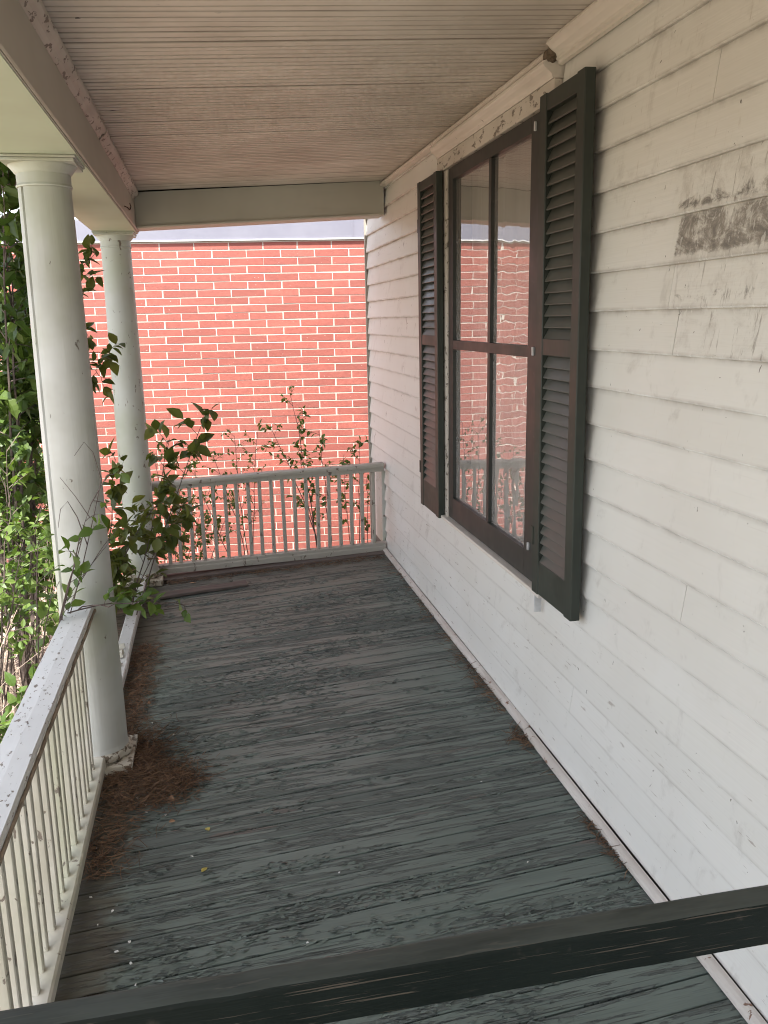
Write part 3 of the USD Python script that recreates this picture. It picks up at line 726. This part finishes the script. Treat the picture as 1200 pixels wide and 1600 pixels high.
hr = thing('handrail', 'dark green painted handrail with worn edges crossing close in front of the porch', 'handrail', (-.85, .92, .80))
n = 34
x = np.linspace(-1.715, -.001, n)
o = np.stack([x, .921+r_.normal(0, .0003, n), .867+r_.normal(0, .0003, n)], -1)
w, h, c = .042, .067, .010
hp = [(-w/2+.001, -h/2), (w/2-.001, -h/2), (w/2, -h/2+.002), (w/2, h/2-c), (w/2-c*.3, h/2-c*.3), (w/2-c, h/2), (-w/2+c, h/2), (-w/2+c*.3, h/2-c*.3), (-w/2, h/2-c), (-w/2, -h/2+.002)]
obj('rail', loft(hp, o, V(0, -1, 0), V(0, 0, 1)), 'handrail_paint', hr, smooth=30)
obj('end_bracket', block(-.016, -.002, .87, .972, .80, .93, .003), 'handrail_paint', hr)

# ------------------------------------------------------------------ plants
def leaf(p, d, nrm, L, W, curl=.15, lobed=False):
    """A folded, drooping leaf of 8 triangles from its stalk at p along d."""
    d = d/np.linalg.norm(d); s = np.cross(d, nrm); s /= np.linalg.norm(s)+1e-9; nn_ = np.cross(s, d)
    prof = [(0, 0), (.22, .36), (.48, .5), (.76, .30), (1.0, 0)] if not lobed else [(0, .05), (.15, .46), (.40, .38), (.62, .44), (1.0, 0)]
    mid = [p+d*L*t-nn_*L*curl*t*t for t, _ in prof]
    v = mid+[m+s*W*w+nn_*W*w*.35 for m, (t, w) in zip(mid[1:4], prof[1:4])]+[m-s*W*w+nn_*W*w*.35 for m, (t, w) in zip(mid[1:4], prof[1:4])]
    f = [(0, 5, 1), (1, 5, 6), (1, 6, 2), (2, 6, 7), (2, 7, 3), (3, 7, 4), (0, 1, 8), (1, 9, 8), (1, 2, 9), (2, 10, 9), (2, 3, 10), (3, 4, 10)]
    return np.array(v), np.array(f)

def bez(a, b, c, n): 
    t = np.linspace(0, 1, n)[:, None]
    return (1-t)**2*a+2*t*(1-t)*b+t*t*c

def plant(name, label, category, base, tips, mat, leafL, nsub, nleaf, sublen, seed, big=False, r0=.008, start=.3, aspect=.6, up_bias=.25, twig='twig', group=None, lobed=False, hang=.5, bare=(), steep=False):
    r = np.random.default_rng(seed)
    base = np.asarray(base, float)
    t = thing(name, label, category, base, group=group)
    tubes, leaves = [], []
    for tip in tips:
        tip = np.asarray(tip, float)
        b0 = base+V(r.normal(0, .03), r.normal(0, .03), 0)
        mid = b0*.5+tip*.5+V(r.normal(0, .08), r.normal(0, .08), .12*np.linalg.norm(tip-b0))
        if steep: mid = V(*(b0[:2]*1.02-tip[:2]*.02), .72*tip[2]+.28*b0[2])
        st = bez(b0, mid, tip, 12)
        st[1:-1] += r.normal(0, .006, (10, 3))
        tubes.append(tube(st, np.linspace(r0, .0016, 12), 5))
        ln = np.linalg.norm(tip-b0)
        for i in range(nsub):
            q = start+(1-start)*(i+r.random())/nsub
            k = min(q*11, 10.99); a = st[int(k)]*(1-k % 1)+st[int(k)+1]*(k % 1)
            ax = st[min(int(k)+1, 11)]-st[int(k)]; ax /= np.linalg.norm(ax)
            d = r.normal(0, 1, 3); d -= ax*np.dot(d, ax)*.6; d /= np.linalg.norm(d); d = d+ax*.5+V(0, 0, up_bias); d /= np.linalg.norm(d)
            L = sublen*r.uniform(.5, 1.15)*(1.15-.5*q)
            e = a+d*L; m = (a+e)/2+V(0, 0, L*.12)+r.normal(0, .01, 3)
            sb = bez(a, m, e, 6)
            tubes.append(tube(sb, np.linspace(.0024, .0008, 6)*(r0/.008)**.5, 3))
            for j in range(nleaf):
                w = .2+.8*(j+r.uniform(.2, 1))/nleaf
                kk = min(w*5, 4.99); pnt = sb[int(kk)]*(1-kk % 1)+sb[int(kk)+1]*(kk % 1)
                ld = r.normal(0, .7, 3)+(e-a)/L*.6+V(0, 0, -hang*r.random())
                nr_ = V(0, 0, 1)+r.normal(0, .45, 3)
                l = leafL*r.uniform(.55, 1.15)
                leaves.append((leaf(pnt, ld, nr_, l, l*aspect*r.uniform(.8, 1.15), r.uniform(.05, .35), lobed), r.random()))
    for pts in bare: tubes.append(tube(np.array(pts, float), np.linspace(.0022, .0009, len(pts)), 4))
    obj('stem', join(tubes), twig, t)
    if not leaves: return t
    nbig = min(len(leaves), 300) if big else 0
    r.shuffle(leaves) if False else None
    for (m, tone) in leaves[:nbig]: obj('leaf', m, mat, t, smooth=True, tone=tone)
    rest = leaves[nbig:]
    if rest: obj('foliage', join([m for m, _ in rest]), mat, t, tone=np.concatenate([np.full(len(m[0]), tn) for m, tn in rest]), kind='stuff')
    return t

G0 = GZ
# leafy shrub whose big leaves reach in around the far column
plant('shrub', 'big-leaved green shrub growing up around the foot of the far column', 'shrub', (-2.08, 5.05, G0),
      [(-1.24, 5.15, 1.20), (-1.48, 5.25, 1.02), (-1.80, 5.2, .92), (-1.58, 5.0, .66), (-1.70, 5.3, .56), (-1.88, 5.1, .60), (-1.42, 5.2, .62)], 'leaf_bronze', .105, 13, 5, .21, 3, big=True, r0=.006, start=.52, aspect=.62)
plant('shrub', 'bright green low leafy shrub behind the broken railing', 'shrub', (-2.25, 5.5, G0),
      [(-2.0, 5.6, .35), (-1.85, 5.7, .15), (-2.05, 5.2, .1), (-1.8, 5.4, .05), (-2.2, 5.6, .6), (-1.92, 5.3, .3)], 'leaf_mid', .080, 16, 6, .20, 8, r0=.005, start=.35)
# overhanging leafy twig with round leaves between rail and column
plant('sapling', 'thin sapling with round leaves leaning across the near column above the rail', 'sapling', (-1.95, 3.12, G0),
      [(-1.60, 3.10, 1.18), (-1.70, 3.12, .98), (-1.86, 3.12, .95), (-1.80, 3.10, .80)], 'leaf_mid', .055, 6, 3, .13, 21, big=True, steep=True, r0=.005, start=.68, aspect=.72,
      bare=[[(-1.82, 3.2, .56), (-1.74, 3.22, .80), (-1.68, 3.23, 1.0), (-1.64, 3.235, 1.14), (-1.66, 3.24, 1.24), (-1.69, 3.25, 1.28), (-1.73, 3.26, 1.23)],
            [(-1.71, 3.22, .90), (-1.74, 3.25, 1.00), (-1.77, 3.26, 1.06), (-1.80, 3.27, 1.03), (-1.815, 3.27, .96)],
            [(-1.69, 3.22, 1.0), (-1.74, 3.25, 1.08), (-1.79, 3.27, 1.15)], [(-1.84, 3.2, .56), (-1.76, 3.23, .74), (-1.66, 3.24, .88), (-1.60, 3.25, .95)],
            [(-1.84, 3.15, .58), (-1.80, 3.2, .70), (-1.72, 3.24, .80), (-1.63, 3.26, .90)]])
plant('trailing_shoot', 'trailing green shoot with round leaves hanging over the floor past the near column', 'branch', (-1.80, 3.16, .665),
      [(-1.37, 3.30, .60), (-1.50, 3.24, .66)], 'leaf_mid', .066, 7, 2, .05, 33, big=True, r0=.003, start=.25, hang=0.0, up_bias=0.0, aspect=.78)
# saplings between the end railing and the brick building
plant('sapling', 'slender small-leaved sapling standing behind the middle of the far railing', 'sapling', (-.30, 7.0, G0),
      [(-.58, 7.0, 1.10), (-.36, 7.0, .80), (-.76, 7.0, .86), (-.52, 7.05, .62)], 'leaf_mid', .050, 12, 8, .22, 41, r0=.007, start=.45, aspect=.62, up_bias=.35)
plant('sapling', 'feathery thin sapling behind the left half of the far railing', 'sapling', (-.95, 7.1, G0),
      [(-1.05, 7.1, .78), (-.86, 7.0, .82), (-1.25, 7.1, .66), (-1.40, 7.2, .5)], 'leaf_mid', .040, 12, 8, .24, 43, r0=.005, start=.4, aspect=.55, up_bias=.3)
plant('sapling', 'short leafy sapling at the wall end of the far railing', 'sapling', (-.05, 6.95, G0),
      [(-.02, 6.95, .74), (-.16, 6.95, .60), (.02, 6.9, .40)], 'leaf_mid', .050, 10, 7, .15, 45, r0=.005, start=.5)
plant('weeds', 'fine leafy weeds behind the far column end of the end railing', 'weeds', (-1.55, 6.75, G0),
      [(-1.42, 6.7, .62), (-1.25, 6.75, .45), (-1.65, 6.7, .75), (-1.30, 6.6, .2), (-1.12, 6.7, .28), (-1.5, 6.6, .35)], 'leaf_mid', .040, 20, 9, .22, 47, r0=.004, start=.2)
# the overgrown left side
plant('shrub', 'tall dark leafy shrub rising beside the near column on the left', 'shrub', (-2.35, 4.7, G0),
      [(-2.1, 4.5, 2.35), (-2.2, 4.7, 2.1), (-2.25, 4.4, 1.75), (-2.1, 4.8, 1.7), (-2.35, 4.6, 1.45), (-2.15, 4.5, 1.3), (-2.05, 4.6, 1.95), (-2.12, 4.4, 2.52), (-2.05, 4.2, 2.40)], 'leaf_dark', .095, 22, 8, .34, 51, r0=.014, start=.6, lobed=True)
plant('shrub', 'mid green leafy shrub over the near railing at the left edge', 'shrub', (-2.45, 4.2, G0),
      [(-2.15, 4.1, 1.15), (-2.3, 4.3, .95), (-2.1, 4.0, .75), (-2.25, 4.5, 1.35), (-2.1, 4.3, .62), (-2.4, 4.0, .8), (-2.05, 4.2, .85)], 'leaf_mid', .060, 17, 7, .30, 53, r0=.007, start=.45)
plant('shrub', 'sunlit pale green shrub behind the others near the brick building', 'shrub', (-2.95, 6.2, G0),
      [(-2.6, 6.1, 1.7), (-2.8, 6.3, 2.1), (-2.5, 6.0, 1.2), (-2.6, 6.4, .9), (-2.4, 6.3, .5), (-2.75, 6.1, 1.4), (-2.35, 6.2, 1.5), (-2.45, 6.5, 1.9), (-2.3, 6.0, .8), (-2.45, 5.9, .3), (-2.3, 5.8, 1.2), (-2.55, 5.9, 2.2), (-2.3, 6.0, .1)], 'leaf_light', .085, 34, 9, .36, 57, r0=.010, start=.3)
plant('shrub', 'low pale leafy shrub at the foot of the near railing', 'shrub', (-2.4, 3.3, G0),
      [(-2.1, 3.4, .05), (-2.2, 3.2, .2), (-2.0, 3.6, .2), (-2.25, 3.6, .35), (-2.05, 3.0, -.1)], 'leaf_light', .066, 16, 6, .24, 59, r0=.005, start=.4)
plant('vine_branch', 'small leafy branch high between the two columns against the brick', 'branch', (-2.25, 5.3, 1.55),
      [(-1.88, 5.2, 2.02), (-1.80, 5.1, 2.08), (-1.84, 5.1, 1.62), (-1.72, 5.0, 1.50), (-1.78, 5.0, 1.40)], 'leaf_bronze', .090, 6, 5, .16, 61, big=True, r0=.004, start=.55)
# dry thicket of bare twigs
tw = thing('dry_thicket', 'tangle of bare pale twigs beyond the near railing at lower left', 'twigs', (-2.5, 4.0, G0))
r = np.random.default_rng(71)
tubes = []
for i in range(800):
    b = V(r.uniform(-2.9, -2.02), r.uniform(2.6, 5.6), G0)
    b[2] += r.uniform(0, .75) if i % 4 else 0
    e = b+V(r.normal(0, .30), r.normal(0, .30), r.uniform(.05, .75))
    e[0] = min(e[0], -1.87)
    m = (b+e)/2+r.normal(0, .12, 3); m[0] = min(m[0], -1.87)
    tubes.append(tube(bez(b, m, e, 7), np.linspace(r.uniform(.0014, .0032), .0008, 7), 3))
obj('twigs', join(tubes), 'dry_twig', tw, kind='stuff')

# ------------------------------------------------------------------ litter on the floor
def needles(n, sampler, seed, hmax):
    r = np.random.default_rng(seed); out = []
    for i in range(n):
        x, y, hh = sampler(r)
        L = r.uniform(.025, .075); a = r.uniform(0, math.pi); tilt = r.normal(0, .22)
        d = V(math.cos(a)*math.cos(tilt), math.sin(a)*math.cos(tilt), math.sin(tilt))
        c = V(x, y, S*x+.004+hh*r.random()*hmax+abs(d[2])*L/2)
        side = V(-d[1], d[0], 0)*.02*L*r.normal()
        out.append(tube([c-d*L/2, c+side*3, c+d*L/2], [.0011, .0013, .0008], 3))
    return join(out)
def pile(r):
    while True:
        x, y = r.uniform(-1.75, -1.22), r.uniform(2.35, 4.9)
        f = math.exp(-((x+1.60)/.07)**2*.5-((y-3.28)/.16)**2*.5)+.9*math.exp(-((x+1.47)/.07)**2*.5-((y-3.13)/.08)**2*.5)+.30*math.exp(-((x+1.68)/.045)**2*.5)*(1 if 2.6 < y < 4.7 else 0)
        f *= .35+1.1*float(meshkit.fbm(V(x*14, y*14, 0)[None], 3, 4)[0])
        if r.random() < f: return x, y, min(1, f)
nd = needles(4200, pile, 81, .030); r = np.random.default_rng(82); scraps = []
for i in range(110):
    x, yy, hh = pile(r); a = r.uniform(0, 6.28); L = r.uniform(.012, .034)
    scraps.append(leaf(V(x, yy, S*x+.006+.026*hh*r.random()), V(math.cos(a), math.sin(a), r.normal(0, .3)), V(0, 0, 1)+r.normal(0, .5, 3), L, L*.6, r.uniform(.1, .6)))
ns_ = len(join(scraps)[0])
obj('pine_needles', join([nd]+scraps), 'needles', tone=np.concatenate([np.random.default_rng(7).random(4200).repeat(9), .5+.7*r.random(110).repeat(ns_//110)]), label='brown pine needle litter heaped at the foot of the near column', category='needle litter', kind='stuff')
def alongwall(r):
    c = [(3.03, .04, .04), (4.0, .6, .025), (3.6, .22, .03), (5.0, .6, .025), (2.3, .10, .015)][r.integers(5)]
    return -.035-abs(r.normal(0, c[2])), c[0]+r.normal(0, c[1]), .4
obj('wall_litter', needles(420, alongwall, 83, .012), 'needles', tone=np.random.default_rng(8).random(420).repeat(9), label='sparse brown needles lying along the white floor moulding', category='needle litter', kind='stuff')
def endlitter(r): return r.uniform(-1.6, -.05), 5.86+r.normal(0, .03), .4
obj('end_litter', needles(500, endlitter, 85, .01), 'needles', tone=np.random.default_rng(9).random(500).repeat(9), label='thin line of brown needles under the far railing', category='needle litter', kind='stuff')

def flatleaf(name, x, y, L, W, rot, mat, label, cat, group=None):
    d = V(math.cos(rot), math.sin(rot), S*math.cos(rot))
    v, f = leaf(V(x, y, S*x+.006), d, V(0, 0, 1), L, W, .08)
    v2 = v-V(0, 0, .0006)
    obj(name, (np.vstack([v, v2]), np.vstack([f, f[:, ::-1]+len(v)])), mat, label=label, category=cat, group=group)
def floor_at(px, py):
    d = fw*FPX+rt*(px-600)-up*(py-800)
    t = (S*CAM_X-CAM_Z)/(d[2]-S*d[0])
    return CAM_X+d[0]*t, d[1]*t
# positions on the floor in metres
flatleaf('fallen_leaf', -1.352, 2.532, .030, .018, .9, 'yellow_leaf', 'small yellow leaf lying on the floor nearest the handrail', 'leaf')
flatleaf('fallen_leaf', -1.326, 2.763, .026, .020, 2.1, 'yellow_leaf', 'pale yellow-green leaf fragment on the bare boards beyond the yellow one', 'leaf')
flatleaf('fallen_leaf', -1.47, 2.86, .024, .022, .2, 'tan_leaf', 'small tan leaf scrap just in front of the needle heap', 'leaf')
flatleaf('fallen_leaf', -1.45, 5.80, .05, .022, .1, 'tan_leaf', 'dry tan leaf at the foot of the far railing', 'leaf')
r = np.random.default_rng(91)
chips = [(461/3, 1200+742/3), (527/3, 1200+675/3), (606/3, 1200+820/3), (547/3, 1200+867/3), (612/3, 1200+921/3), (636/3, 1200+1021/3), (425/3, 1200+612/3), (778/3, 1200+225/3), (687/3, 1200+212/3), (682/3, 1200+177/3), (451/3, 1200+380/3), (238, 1154), (230, 1150), (752, 1223), (824, 1349), (300, 1340), (271, 1149), (215, 1248), (238, 1131), (530, 1365), (480, 1475)]
for px, py in chips:
    x, y = floor_at(px, py)
    n = 6; an = np.sort(r.uniform(0, 2*math.pi, n)); rad = r.uniform(.003, .006, n)*(1 if x < -1 else .8)
    poly = np.stack([rad*np.cos(an)*1.3, rad*np.sin(an)], -1)
    th = r.uniform(0, 3.1); R2 = np.array([[math.cos(th), -math.sin(th)], [math.sin(th), math.cos(th)]])
    m = loft(poly@R2.T, [(x, y, S*x+.004), (x+.0005, y, S*x+.0052)], V(1, 0, 0), V(0, 1, 0))
    obj('paint_chip', m, 'paint_chip', label='tiny white paint chip scattered on the green floor boards', category='paint chip', group='white paint chips on the floor')
